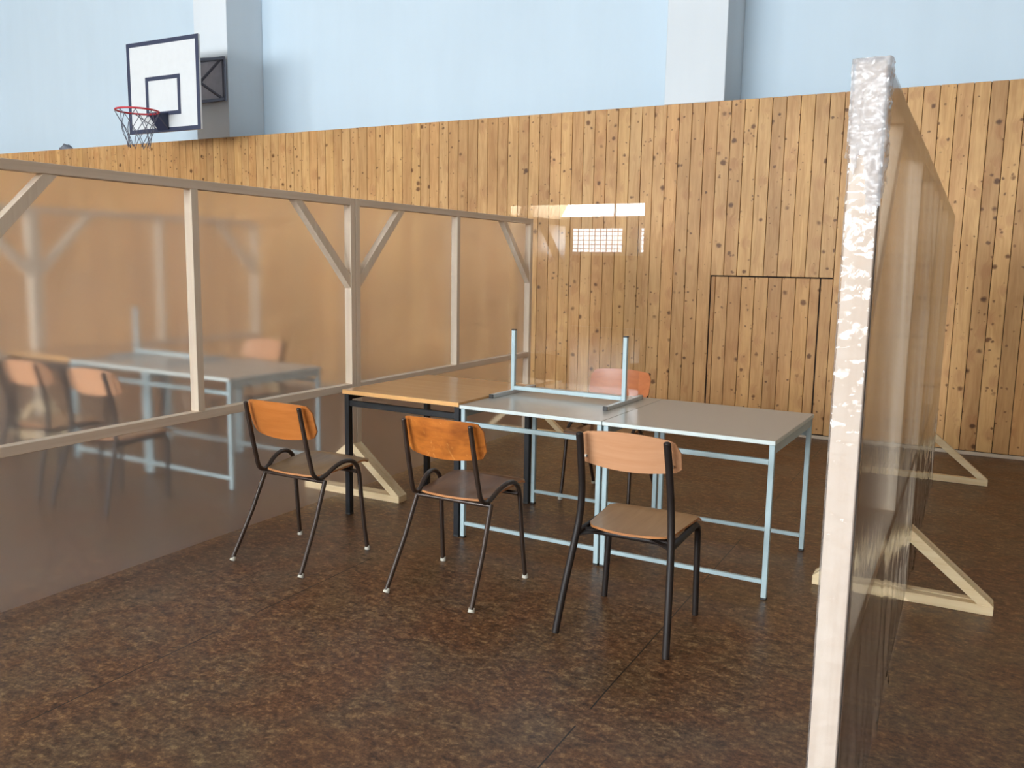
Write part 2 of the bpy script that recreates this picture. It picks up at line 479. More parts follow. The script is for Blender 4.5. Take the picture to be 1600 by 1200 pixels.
# ------------------------------------------------------------------ room shell
CL_Y = 8.08      # face of the cladding
REC_Y = 8.70     # plaster wall, set back behind the cladding and the piers
CL_Z = 3.035     # top of the cladding
bm = NB(); bx(bm, X0-.2, X1+.2, WIN_Y-.2, REC_Y+.2, -0.1, 0.0)
struct('floor', bm, M_floor)
bm = NB(); bx(bm, X0-.2, X1+.2, WIN_Y-.2, REC_Y+.2, HALL_Z, HALL_Z+.2)
struct('ceiling', bm, M_ceiling)
bm = NB(); bx(bm, X0-.2, X0, WIN_Y-.2, REC_Y+.2, 0, HALL_Z); wall_left = struct('wall_left', bm, M_sidewall)
bm = NB(); bx(bm, X1, X1+.2, WIN_Y-.2, REC_Y+.2, 0, HALL_Z); wall_right = struct('wall_right', bm, M_sidewall)
bm = NB(); bx(bm, X0, X1, REC_Y, REC_Y+.2, 0, HALL_Z)
wall_far = struct('wall_far', bm, M_plaster)
# concrete piers standing proud of the plaster
for i, cx in enumerate((-8.68, -2.46, 3.76, -14.9)):
    bm = NB(); bx(bm, cx-0.285, cx+0.285, CL_Y+0.012, REC_Y, CL_Z+0.002, HALL_Z, 0.006)
    struct('pier', bm, M_pier, wall_far)
# cladding boards
HX0, HX1, HZ = -2.219, -1.122, 1.447
bm = NB()
n0 = math.floor((X0-BOARD_X)/BOARD); n1 = math.ceil((X1-BOARD_X)/BOARD)
rng = random.Random(4)
def board(bm, a, b, z0, z1, y):
    g = 0.0022
    bx(bm, a+g, b-g, y, y+0.018, z0, z1, 0.0025)
for k in range(n0, n1):
    a = BOARD_X + k*BOARD; b = a+BOARD
    y = CL_Y + rng.uniform(-0.001, 0.001)
    if a >= HX0-0.01 and b <= HX1+0.01:
        board(bm, a, b, HZ+0.006, CL_Z, y)
    elif a > HX0-0.01 and a < HX1-0.01:
        board(bm, a, HX1+0.02, HZ+0.006, CL_Z, y)
    else:
        board(bm, max(a, X0), min(b, X1), 0.035, CL_Z, y)
struct('boards', bm, M_clad, wall_far)
bm = NB(); bx(bm, X0, X1, CL_Y+0.0182, REC_Y, 0.0, CL_Z-0.004)
struct('board_backing', bm, M_dark, wall_far)
# flush door hidden in the cladding
bm = NB()
x = HX0+0.008
b0 = BOARD_X+BOARD*0.4
edges = [x] + [b0+k*BOARD for k in range(0, 9) if b0+k*BOARD < -1.245] + [-1.232]
for a, b in zip(edges[:-1], edges[1:]):
    board(bm, a, b, 0.04, HZ-0.006, CL_Y+0.002)
door = struct('door_1', bm, M_clad2)
bm = NB(); board(bm, -1.224, HX1+0.0, 0.04, HZ-0.006, CL_Y+0.001)
struct('door_edge_board', bm, M_clad2, door)
bm = NB(); bx(bm, -1.2325, -1.2235, CL_Y+0.0120, CL_Y+0.0180, 0.04, HZ-0.008); struct('door_gap', bm, M_dark, door)
bm = NB(); bx(bm, X0, X1, CL_Y-0.012, CL_Y+0.01, 0.0, 0.03, 0.003)
struct('baseboard_far', bm, M_trim)

# window wall behind the camera: low row of panes between piers, upper ribbon
LOW0, LOW1, UP0, UP1 = 1.80, 2.42, 2.66, 5.2
bm = NB()
bx(bm, X0, X1, WIN_Y-.2, WIN_Y, 0, LOW0)
bx(bm, X0, X1, WIN_Y-.2, WIN_Y, LOW1, UP0)
bx(bm, X0, X1, WIN_Y-.2, WIN_Y, UP1, HALL_Z)
WX0, WP = -14.02, 2.88            # first pane, pitch of the panes
WX1 = -0.03
piers = [(X0, WX0), (WX1, X1)] + [(WX0+k*WP+2.47, WX0+(k+1)*WP) for k in range(4)]
for a, b in piers:
    bx(bm, a, b, WIN_Y-.2, WIN_Y, LOW0, LOW1)
for a, b in ((X0, WX0), (WX1, X1), (WX0+2.47, WX0+WP)):
    bx(bm, a, b, WIN_Y-.2, WIN_Y, UP0, UP1)
wall_back = struct('wall_back', bm, M_sidewall)
M_backclad = M_clad
wi = 1
for k in range(5):
    a = WX0+k*WP; b = a+2.47
    bm = NB()
    y0, y1 = WIN_Y-.12, WIN_Y-.07
    bx(bm, a, b, y0, y1, LOW0, LOW0+.03); bx(bm, a, b, y0, y1, LOW1-.03, LOW1)
    bx(bm, a, a+.03, y0, y1, LOW0+.03, LOW1-.03); bx(bm, b-.03, b, y0, y1, LOW0+.03, LOW1-.03)
    for q in range(1, 16):
        xq = a+(b-a)*q/16; bx(bm, xq-.008, xq+.008, y0+.02, y0+.03, LOW0, LOW1)
    for q in range(1, 6):
        zq = LOW0+(LOW1-LOW0)*q/6; bx(bm, a, b, y0+.03, y0+.038, zq-.007, zq+.007)
    struct('window_%d' % wi, bm, M_frame); wi += 1
ups = [(WX0, WX0+2.47)] + [(WX0+WP+(WX1-WX0-WP)*q/5, WX0+WP+(WX1-WX0-WP)*(q+1)/5) for q in range(5)]
for a, b in ups:
    bm = NB()
    y0, y1 = WIN_Y-.14, WIN_Y-.06
    bx(bm, a, b, y0, y1, UP0, UP0+.02); bx(bm, a, b, y0, y1, UP1-.05, UP1); bx(bm, a+.02, b-.02, y0, y1, 3.9, 3.96)
    bx(bm, a, a+.02, y0, y1, UP0+.02, UP1-.05); bx(bm, b-.02, b, y0, y1, UP0+.02, UP1-.05)
    struct('window_%d' % wi, bm, M_frame); wi += 1

# same boards added on the three unseen walls, to cut their bounce light
def added_wainscot(parent, length, top, loc, rz):
    bm = NB()
    n = int(length/BOARD)
    for k in range(n):
        a = BOARD_X+k*BOARD
        board(bm, a, a+BOARD, 0.02, top, -0.002)
    o = struct('boards', bm, M_clad, parent)
    o.rotation_euler = (0, 0, rz)
    o.location = Vector(loc) - Matrix.Rotation(rz, 3, 'Z') @ Vector((BOARD_X, 0, 0))
    return o
added_wainscot(wall_right, REC_Y-0.7-WIN_Y, CL_Z, (X1-0.02, CL_Y-0.01, 0), R(-90))
added_wainscot(wall_left, REC_Y-0.7-WIN_Y, CL_Z, (X0+0.02, WIN_Y+0.03, 0), R(90))
added_wainscot(wall_back, X1-X0-0.1, LOW0-0.06, (X1-0.03, WIN_Y+0.02, 0), R(180))

# curtain half drawn across the low window row
m, nt, out = mat('thin_cream_curtain')
df = N(nt, 'ShaderNodeBsdfDiffuse'); df.inputs[0].default_value = (0.8, 0.66, 0.5, 1)
tl = N(nt, 'ShaderNodeBsdfTranslucent'); tl.inputs[0].default_value = (0.75, 0.58, 0.4, 1)
ms = N(nt, 'ShaderNodeMixShader'); ms.inputs[0].default_value = 0.75
nt.links.new(df.outputs[0], ms.inputs[1]); nt.links.new(tl.outputs[0], ms.inputs[2]); nt.links.new(ms.outputs[0], out.inputs[0])
M_curtain = m
bm = NB()
nx, nz = 90, 10
grid = []
for j in range(nz+1):
    z = 1.62 + (5.3-1.62)*j/nz
    xr = -10.80 + (z-1.8)*0.60
    row = []
    for i in range(nx+1):
        x = -12.0 + (xr+12.0)*i/nx
        row.append(bm.verts.new((x, WIN_Y+0.12+0.03*math.sin(i*0.9+0.3*math.sin(j)), z)))
    grid.append(row)
for j in range(nz):
    for i in range(nx):
        bm.faces.new([grid[j][i], grid[j][i+1], grid[j+1][i+1], grid[j+1][i]])
cur = obj('curtain', bm, M_curtain, smooth=True)
tag(cur, 'thin cream curtain drawn aside on the high window wall, seen reflected in the acrylic screen', 'curtain')

# ------------------------------------------------------------------ partitions
PW = 0.055   # batten width in X
PT = 0.045   # batten thickness in Y / Z
TOP = 1.925
RAIL = 0.745
def film_mesh(y0, y1, z0, z1, xs, amp, seed, nu=60, nv=48, th=0.0015, wrap0=False, bottom_amp=0.0, foot=()):
    """closed thin sheet in the YZ plane; wrap0 folds it round the near post."""
    bm = NB()
    prof = []
    L = y1-y0
    if wrap0:
        for q in (0.0, 0.25, 0.5, 0.75):
            prof.append((xs-0.064+0.064*q, y0-0.004, (0, -1)))
        prof.append((xs-0.0015, y0-0.003, (0.7, -0.7)))
    for i in range(nu+1):
        prof.append((xs, y0 + L*i/nu, (1, 0)))
    rows = []
    for j in range(nv+1):
        z = z0+(z1-z0)*j/nv
        fr, bk = [], []
        for (px, py, nn) in prof:
            n1 = noise.noise(Vector((py*1.1+seed, z*0.7, seed*3.1)))
            n2 = noise.noise(Vector((py*5.0+z*2.5+seed, z*1.8-py, seed)))
            w = min(1.0, max(0.0, (py-y0)/0.15)) * min(1.0, max(0.0, (y1-py)/0.08))
            d = amp*(n1+0.5*n2)*w
            low = max(0.0, (0.75-z)/0.75)
            n3 = noise.noise(Vector((py*9+z*5+seed, z*3-py*4, seed*2)))
            d += bottom_amp*low*(n3+n1)*w
            if nn[0] > 0.9: d = max(d, -0.004)
            cx, cy = px+nn[0]*d, py+nn[1]*abs(d)
            fr.append(bm.verts.new((cx+nn[0]*th, cy+nn[1]*th, z)))
            bk.append(bm.verts.new((cx, cy, z)))
        rows.append((fr, bk))
    for j in range(nv):
        for i in range(len(prof)-1):
            a, b = rows[j], rows[j+1]
            f = bm.faces.new([a[0][i], a[0][i+1], b[0][i+1], b[0][i]]); f.smooth = True
            f = bm.faces.new([a[1][i+1], a[1][i], b[1][i], b[1][i+1]]); f.smooth = True
    return bm

def mesh_keep(name, bm, m, parent, smooth=True):
    me = bpy.data.meshes.new(name); bm.to_mesh(me); bm.free()
    me.materials.append(m)
    for p in me.polygons: p.use_smooth = smooth
    return link(name, me, parent)

def foot_bm(y):
    """triangular foot: base batten with two raking struts, in the XZ plane at y..y+PT"""
    bm = NB()
    t = 0.045
    yc = y+PT/2
    bx(bm, -0.39, 0.39, y, y+PT, 0, t, 0.002)
    for s in (-1, 1):
        # strut as a mitred prism
        pts = [(s*0.39, t*0.99), (s*0.39-s*0.064, t*0.99), (s*0.0, 0.322), (s*0.0, 0.385)]
        pts = [(s*0.388, t*1.0), (s*0.325, t*1.0), (0, 0.310), (0, 0.372)]
        vs = [[bm.verts.new((p[0], yy, p[1])) for p in pts] for yy in (y+0.001, y+PT-0.001)]
        bm.faces.new(vs[0]); bm.faces.new(vs[1][::-1])
        for i in range(4):
            j = (i+1) % 4
            bm.faces.new([vs[0][i], vs[1][i], vs[1][j], vs[0][j]])
    return bm

def partition(label, xface, y0, y1, group, film_m, amp, seed, wrap0=False, ba=0.0, foot0=True, foot1=True, feet_off=(0, 0)):
    """film face on +X side at xface; local origin at the middle of the frame on the floor"""
    xc = xface-PW/2
    yc = (y0+y1)/2
    t = thing('plastic_film_partition', label, 'partition', (xc, yc, 0), 0, group)
    h = (y1-y0)/2
    a, b = -h, h
    for (p, q) in ((a, a+PT), (b-PT, b)):
        bm = NB(); bx(bm, -PW/2, PW/2, p, q, 0.0, TOP, 0.002); obj('post', bm, M_pine, t)
    bm = NB(); bx(bm, -PW/2, PW/2, a+PT, b-PT, TOP-PT, TOP, 0.002); obj('top_rail', bm, M_pine_h, t)
    bm = NB(); bx(bm, -PW/2, PW/2, a+PT, b-PT, RAIL-PT, RAIL, 0.002); obj('middle_rail', bm, M_pine_h, t)
    bm = NB(); bx(bm, -PW/2, PW/2, -PT/2, PT/2, RAIL, TOP-PT, 0.002); obj('stud', bm, M_pine, t)
    for s, e in ((1, a+PT), (-1, b-PT)):
        bm = NB()
        # brace prism in the YZ plane, mitred on post and rail
        w = 0.062
        z_hi = TOP-PT-0.0005
        pts = [(e, 1.36), (e, 1.36+w*1.35), (e+s*(0.50-w*1.05), z_hi), (e+s*0.50, z_hi)]
        vs = [[bm.verts.new((xx, p[0], p[1])) for p in pts] for xx in (-PW/2+0.004, PW/2-0.004)]
        bm.faces.new(vs[0]); bm.faces.new(vs[1][::-1])
        for i in range(4):
            j = (i+1) % 4
            bm.faces.new([vs[0][i], vs[1][i], vs[1][j], vs[0][j]])
        obj('brace', bm, M_pine, t)
    if foot0: obj('triangle_foot', foot_bm(a-0.002+feet_off[0]), M_pine_x, t)
    if foot1: obj('triangle_foot', foot_bm(b-PT+0.002+feet_off[1]), M_pine_x, t)
    fm = film_mesh(a, b, 0.02, TOP-0.002, PW/2+0.002, amp, seed, wrap0=False, bottom_amp=ba)
    if film_m is M_film:      # stretched over the far side of the battens
        for v in fm.verts: v.co.x = -v.co.x
        bmesh.ops.reverse_faces(fm, faces=fm.faces)
    f = mesh_keep('plastic_film', fm, film_m, t)
    if wrap0:
        # film folded round the near post, crinkled and stapled
        bm = NB()
        nv = 420
        prof = []
        for q in range(17): prof.append((-PW/2-0.003+(PW+0.006)*q/16, a-0.003, 0, -1))
        for q in range(1, 4): prof.append((PW/2+0.004, a-0.004+0.03*q/3, 1, 0))
        prof = [(-PW/2-0.003, a+0.03, -1, 0), (-PW/2-0.004, a+0.012, -1, 0)] + prof
        rows = []
        for j in range(nv+1):
            z = 0.02+(TOP+0.004-0.02)*j/nv
            row = []
            for (x, y, nx_, ny_) in prof:
                hi = 0.5+1.8*max(0.0, (z-1.45)/0.48)
                d = hi*(0.0025*abs(noise.noise(Vector((x*42+y*30, z*38, 3.3)))) + 0.003*abs(noise.noise(Vector((x*14, z*9, 1.3)))))
                row.append(bm.verts.new((x+nx_*d, y+ny_*d, z)))
            rows.append(row)
        for j in range(nv):
            for i in range(len(prof)-1):
                bm.faces.new([rows[j][i], rows[j][i+1], rows[j+1][i+1], rows[j+1][i]])
        # folded over the top
        top = [bm.verts.new((v.co.x*0.98, min(v.co.y, a+0.05)+0.03, TOP+0.004)) for v in rows[-1]]
        for i in range(len(prof)-1):
            bm.faces.new([rows[-1][i], rows[-1][i+1], top[i+1], top[i]])
        w = mesh_keep('film_wrap', bm, M_wrap, t)
        w['label'] = 'glossy crinkled film folded round the end post'
        # added film layer round the post head, white highlight put into its haze
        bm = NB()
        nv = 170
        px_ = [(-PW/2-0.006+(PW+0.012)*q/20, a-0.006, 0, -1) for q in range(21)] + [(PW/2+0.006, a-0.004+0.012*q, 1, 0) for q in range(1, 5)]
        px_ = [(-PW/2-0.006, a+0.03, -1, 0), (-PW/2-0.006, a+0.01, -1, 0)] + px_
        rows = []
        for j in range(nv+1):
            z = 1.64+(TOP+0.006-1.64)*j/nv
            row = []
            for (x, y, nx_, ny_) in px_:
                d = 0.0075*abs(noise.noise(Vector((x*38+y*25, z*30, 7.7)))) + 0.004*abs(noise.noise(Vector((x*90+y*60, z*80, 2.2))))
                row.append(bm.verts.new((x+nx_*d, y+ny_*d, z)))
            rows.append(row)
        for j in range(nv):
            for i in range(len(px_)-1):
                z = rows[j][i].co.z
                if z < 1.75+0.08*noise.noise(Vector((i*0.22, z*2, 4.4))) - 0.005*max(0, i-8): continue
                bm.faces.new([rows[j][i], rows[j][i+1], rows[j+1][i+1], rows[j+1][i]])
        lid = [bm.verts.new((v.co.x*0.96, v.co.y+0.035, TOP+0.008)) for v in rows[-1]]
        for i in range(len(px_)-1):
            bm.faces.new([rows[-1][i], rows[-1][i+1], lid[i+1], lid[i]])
        w = mesh_keep('film_highlight', bm, M_highlight_film, t)
        w['label'] = 'added film layer with a painted white highlight at the head of the post'
    return t

XR = -0.180
XL = -3.510
XL2 = -6.80
partition('timber and clear film partition at the right, wrapped end post close to the viewer', XR, 1.80, 4.330, 'film partitions', M_film_clear, 0.003, 1.7, wrap0=True, ba=0.02, feet_off=(0, -0.012))
partition('timber and clear film partition at the right, the far one nearer the wooden wall', XR, 4.334, 6.990, 'film partitions', M_film_clear, 0.003, 5.2, ba=0.02, feet_off=(0, -0.01))
partition('timber and milky film partition at the left, its near end cut off by the picture edge', XL, 1.86, 4.418, 'film partitions', M_film, 0.006, 9.1, foot0=False)
partition('timber and milky film partition behind the brown table, reaching towards the wooden wall', XL, 4.422, 6.915, 'film partitions', M_film, 0.006, 12.6)
partition('blurred timber partition seen through the left film, nearer half of the second row', XL2, 1.86, 4.418, 'film partitions', M_film, 0.006, 21.0)
partition('blurred timber partition seen through the left film, farther half of the second row', XL2, 4.422, 6.915, 'film partitions', M_film, 0.006, 27.0)

# ------------------------------------------------------------------ tables
def leg_box(x, y, w, h, m, t, name='leg'):
    bm = NB(); bx(bm, x-w/2, x+w/2, y-w/2, y+w/2, 0.006, h, 0.002)
    l = obj(name, bm, m, t)
    bm = NB(); bx(bm, x-w/2-.001, x+w/2+.001, y-w/2-.001, y+w/2+.001, 0, 0.012, 0.002)
    obj('foot_cap', bm, M_capD, l)
    return l
def desk_grey(label, loc, rz, group, W=0.855, D=0.87):
    t = thing('desk', label, 'table', loc, rz, group)
    lw = 0.025
    hx, hy = W/2, D/2
    bm = NB(); bx(bm, -hx, hx, -hy, hy, 0.738, 0.7595, 0.002)
    for f in bm.faces:
        n_ = f.normal
        f.normal_update()
        if abs(f.normal.z) < 0.5: f.material_index = 1
    obj('tabletop', bm, [M_lam, M_lamedge], t)
    lx, ly = hx-lw/2-0.004, hy-lw/2-0.012
    for sx in (-1, 1):
        for sy in (-1, 1):
            leg_box(sx*lx, sy*ly, lw, 0.7375, M_blue, t)
    for sy in (-1, 1):
        bm = NB(); bx(bm, -lx+lw/2, lx-lw/2, sy*ly-0.01, sy*ly+0.01, 0.075, 0.095, 0.002); obj('lower_rail', bm, M_blue, t)
        bm = NB(); bx(bm, -lx+lw/2, lx-lw/2, sy*ly-0.01, sy*ly+0.01, 0.643, 0.667, 0.002); obj('upper_rail', bm, M_blue, t)
    for sx in (-1, 1):
        bm = NB(); bx(bm, sx*lx-0.01, sx*lx+0.01, -ly+lw/2, ly-lw/2, 0.692, 0.7375, 0.002); obj('side_rail', bm, M_blue, t)
    return t
def desk_brown(label, loc, rz, group=None, W=0.835, D=0.87):
    t = thing('desk', label, 'table', loc, rz, group)
    hx, hy = W/2, D/2
    bm = NB(); bx(bm, -hx, hx, -hy, hy, 0.746, 0.772, 0.002)
    for f in bm.faces:
        f.normal_update()
        if abs(f.normal.z) < 0.5: f.material_index = 1
    obj('tabletop', bm, [M_browntop, M_brownedge], t)
    lw = 0.035
    lx, ly = hx-lw/2-0.004, hy-lw/2-0.015
    for sx in (-1, 1):
        for sy in (-1, 1):
            leg_box(sx*lx, sy*ly, lw, 0.7455, M_black, t)
    for sy in (-1, 1):
        bm = NB(); bx(bm, -lx+lw/2, lx-lw/2, sy*ly-0.012, sy*ly+0.012, 0.672, 0.706, 0.002); obj('rail', bm, M_black, t)
    for sx in (-1, 1):
        bm = NB(); bx(bm, sx*lx-0.012, sx*lx+0.012, -ly+lw/2, ly-lw/2, 0.71, 0.7455, 0.002); obj('side_rail', bm, M_black, t)
    return t
RZ = R(-1.9)
desk_grey('grey topped desk with pale blue legs at the right end of the near table row', (-1.158, 4.377, 0), RZ, 'grey desks with blue legs')
desk_grey('grey topped desk with pale blue legs in mid row, under the acrylic screen', (-2.016, 4.405, 0), RZ, 'grey desks with blue legs')
desk_brown('brown topped table with black square legs at the left end of the near row', (-2.862, 4.427, 0), RZ)
desk_grey('blurred grey desk with blue legs behind the left film, rightmost of its row', (-4.655, 4.475, 0), R(-2.5), 'grey desks with blue legs')
desk_grey('blurred grey desk with blue legs behind the left film, middle of its row', (-5.520, 4.512, 0), R(-2.5), 'grey desks with blue legs')
desk_brown('blurred brown table behind the left film, leftmost of its row', (-6.375, 4.545, 0), R(-2.5))

# acrylic screens on H stands
def screen(label, loc, rz, dx=0.72, group='acrylic screens on desks'):
    t = thing('acrylic_screen', label, 'screen', loc, rz, group)
    h = dx/2
    for s in (-1, 1):
        x = s*h
        bm = NB(); bx(bm, x-0.0125, x+0.0125, -0.25, 0.25, 0.0, 0.022, 0.0015)
        b = obj('base_bar', bm, M_alu, t)
        for e in (-1, 1):
            bm = NB(); bx(bm, x-0.013, x+0.013, e*0.252-0.004, e*0.252+0.004, 0.0, 0.0225, 0.001); obj('end_cap', bm, M_capD, b)
        bm = NB(); bx(bm, x-0.0115, x+0.0115, -0.0115, 0.0115, 0.022, 0.378, 0.0015)
        p = obj('post', bm, M_blue, t)
        bm = NB(); bx(bm, x-0.0125, x+0.0125, -0.0125, 0.0125, 0.378, 0.385, 0.001); obj('end_cap', bm, M_capD, p)
    bm = NB(); bx(bm, -h+0.0115, h-0.0115, -0.0115, 0.0115, 0.022, 0.045, 0.0015)
    obj('cross_bar', bm, M_blue, t)
    bm = NB(); bx(bm, -h-0.045, h+0.078, 0.0125, 0.0165, 0.0165, 1.11, 0.0005)
    obj('acrylic_sheet', bm, M_plexi, t)
    return t
screen('tall clear acrylic screen on a metal stand on the middle grey desk, reflecting windows', (-2.055, 4.52, 0.7600), R(-2.2))
screen('blurred acrylic screen stand on the grey desks behind the left film', (-5.51, 4.60, 0.7596), R(-2.5))

# ------------------------------------------------------------------ chairs
def shell(W, H, zc, y0, sag, th=0.009, rc=0.045, rcb=None, top_arch=0.0, bot_arch=0.0, lean=0.0, nx=20, nz=8, flare=0.0):
    """curved plywood backrest; ends come forward (+y) by sag"""
    bm = NB()
    fr, bk = [], []
    for j in range(nz+1):
        v = -1+2*j/nz
        rf, rb = [], []
        for i in range(nx+1):
            u = -1+2*i/nx
            au = abs(u)
            x = u*W/2
            zt = H/2 + top_arch*(1-u*u); zb = -H/2 - bot_arch*(1-u*u)
            # rounded corners
            dx = W/2*(1-au)
            if dx < rc:
                k = rc - math.sqrt(max(0, rc*rc-(rc-dx)**2))
                zt -= k
            rb_ = rc if rcb is None else rcb
            if dx < rb_:
                zb += rb_ - math.sqrt(max(0, rb_*rb_-(rb_-dx)**2))
            z = zb + (zt-zb)*(v+1)/2
            y = y0 + sag*u*u + lean*(-(z)/H) + flare*(1 if z > 0 else 0)*(z/H)**2
            rf.append(bm.verts.new((x, y+th, zc+z))); rb.append(bm.verts.new((x, y, zc+z)))
        fr.append(rf); bk.append(rb)
    for j in range(nz):
        for i in range(nx):
            f = bm.faces.new([fr[j][i+1], fr[j][i], fr[j+1][i], fr[j+1][i+1]]); f.smooth = True
            f = bm.faces.new([bk[j][i], bk[j][i+1], bk[j+1][i+1], bk[j+1][i]]); f.smooth = True
    def rim(a, b):
        for p in range(len(a)-1):
            f = bm.faces.new([a[p], a[p+1], b[p+1], b[p]]); f.material_index = 1
    rim(bk[0], fr[0]); rim(fr[-1], bk[-1])
    rim([r_[0] for r_ in fr], [r_[0] for r_ in bk]); rim([r_[-1] for r_ in bk], [r_[-1] for r_ in fr])
    return bm
def seat_mesh(Wb, Wf, y0, y1, zb, zf, dip, th=0.010, bow=0.03, rc=0.04, nx=16, ny=14, roll=0.015):
    bm = NB()
    top, bot = [], []
    for j in range(ny+1):
        v = j/ny
        rt_, rb = [], []
        for i in range(nx+1):
            u = -1+2*i/nx
            W = Wb+(Wf-Wb)*v
            ya = y0 - bow*(1-u*u); yb = y1 + bow*0.3*(1-u*u)
            x = u*W/2
            dx = W/2*(1-abs(u))
            if dx < rc:
                k = rc - math.sqrt(max(0, rc*rc-(rc-dx)**2))
                ya += k; yb -= k
            y = ya+(yb-ya)*v
            z = zb+(zf-zb)*v - dip*(1-u*u)*math.sin(PI*min(1, v*1.1)) - roll*max(0, (v-0.85)/0.15)**2
            rt_.append(bm.verts.new((x, y, z))); rb.append(bm.verts.new((x, y, z-th)))
        top.append(rt_); bot.append(rb)
    for j in range(ny):
        for i in range(nx):
            f = bm.faces.new([top[j][i], top[j][i+1], top[j+1][i+1], top[j+1][i]]); f.smooth = True
            f = bm.faces.new([bot[j][i+1], bot[j][i], bot[j+1][i], bot[j+1][i+1]]); f.smooth = True
    def rim(a, b):
        for p in range(len(a)-1):
            f = bm.faces.new([a[p], a[p+1], b[p+1], b[p]]); f.material_index = 1
    rim(bot[0], top[0]); rim(top[-1], bot[-1])
    rim([r_[0] for r_ in top], [r_[0] for r_ in bot]); rim([r_[-1] for r_ in bot], [r_[-1] for r_ in top])
    return bm
def foot_cap(p, d, r, m, parent):
    bm = NB(); p = Vector(p); d = Vector(d).normalized()
    cyl(bm, (p.x, p.y, 0.0), p+d*0.022, r*1.35, 12, r2=r*1.15)
    return obj('foot_cap', bm, m, parent, smooth=True, auto=50)
def screw(t, x, y, z, r=0.007, front=True):
    bm = NB(); s = 1 if front else -1
    tube(bm, [(x, y, z), (x, y+s*0.003, z), (x, y+s*0.0045, z)], r, 10, radii=[r, r, r*0.5])
    return obj('screw', bm, M_steel, t, smooth=True, auto=50)

def chair_arched(label, loc, rz, m_back, m_seat, group, capm, screws=False):
    """tubular chair: splayed rear legs, side tubes arching over into the front legs"""
    t = thing('school_chair', label, 'chair', loc, rz, group)
    r = 0.0116
    for s in (-1, 1):
        path = [(s*0.178, -0.185, 0.815), (s*0.181, -0.150, 0.66), (s*0.184, -0.118, 0.53), (s*0.186, -0.100, 0.475), (s*0.190, -0.066, 0.450),
                (s*0.196, -0.025, 0.458), (s*0.206, 0.020, 0.486), (s*0.214, 0.065, 0.505), (s*0.220, 0.110, 0.511), (s*0.2235, 0.155, 0.500), (s*0.2255, 0.190, 0.468), (s*0.227, 0.205, 0.42)]
        up_pts = catmull(path, 5)
        # upright and arch are one bent tube that carries on as the front leg
        i_split = len(up_pts)-1
        tube_obj('side_tube', up_pts, r, M_tubeA, t)
        l = tube_obj('front_leg', [up_pts[-1], (s*0.2295, 0.216, 0.30), (s*0.235, 0.235, 0.12), (s*0.240, 0.250, 0.012)], r, M_tubeA, t)
        foot_cap((s*0.240, 0.251, 0), (-s*0.03, 0.08, 1), r, capm, l)
        l = tube_obj('rear_leg', [(s*0.203, -0.035, 0.436), (s*0.216, -0.125, 0.24), (s*0.232, -0.252, 0.012)], r, M_tubeA, t)
        foot_cap((s*0.232, -0.254, 0), (-s*0.06, 0.5, 1), r, capm, l)
        bm = NB(); bmesh.ops.create_uvsphere(bm, u_segments=10, v_segments=6, radius=r*1.08)
        for v in bm.verts: v.co = Vector((v.co.x, v.co.y, v.co.z*0.7)) + Vector((s*0.178, -0.186, 0.818))
        obj('tube_plug', bm, M_tubeA, t, smooth=True)
    tube_obj('cross_bar', [(-0.203, -0.040, 0.430), (0.203, -0.040, 0.430)], r*0.95, M_tubeA, t)
    tube_obj('cross_bar', [(-0.226, 0.19, 0.440), (0.226, 0.19, 0.440)], r*0.9, M_tubeA, t)
    obj('seat', seat_mesh(0.365, 0.398, -0.060, 0.350, 0.462, 0.486, 0.014), [m_seat, M_edge], t, auto=40)
    obj('backrest', shell(0.43, 0.165, 0.745, -0.165, 0.045, lean=0.055, top_arch=0.012, bot_arch=0.02, rc=0.035, flare=0.02), [m_back, M_edge], t, auto=40)
    if screws:
        for sx in (-1, 1):
            for z in (0.71, 0.78):
                screw(t, sx*0.178, -0.142, z)
    else:
        for sx in (-1, 1):
            for z in (0.70, 0.775):
                screw(t, sx*0.178, -0.178 + (0.775-z)*0.3 , z, 0.004, False)
    return t

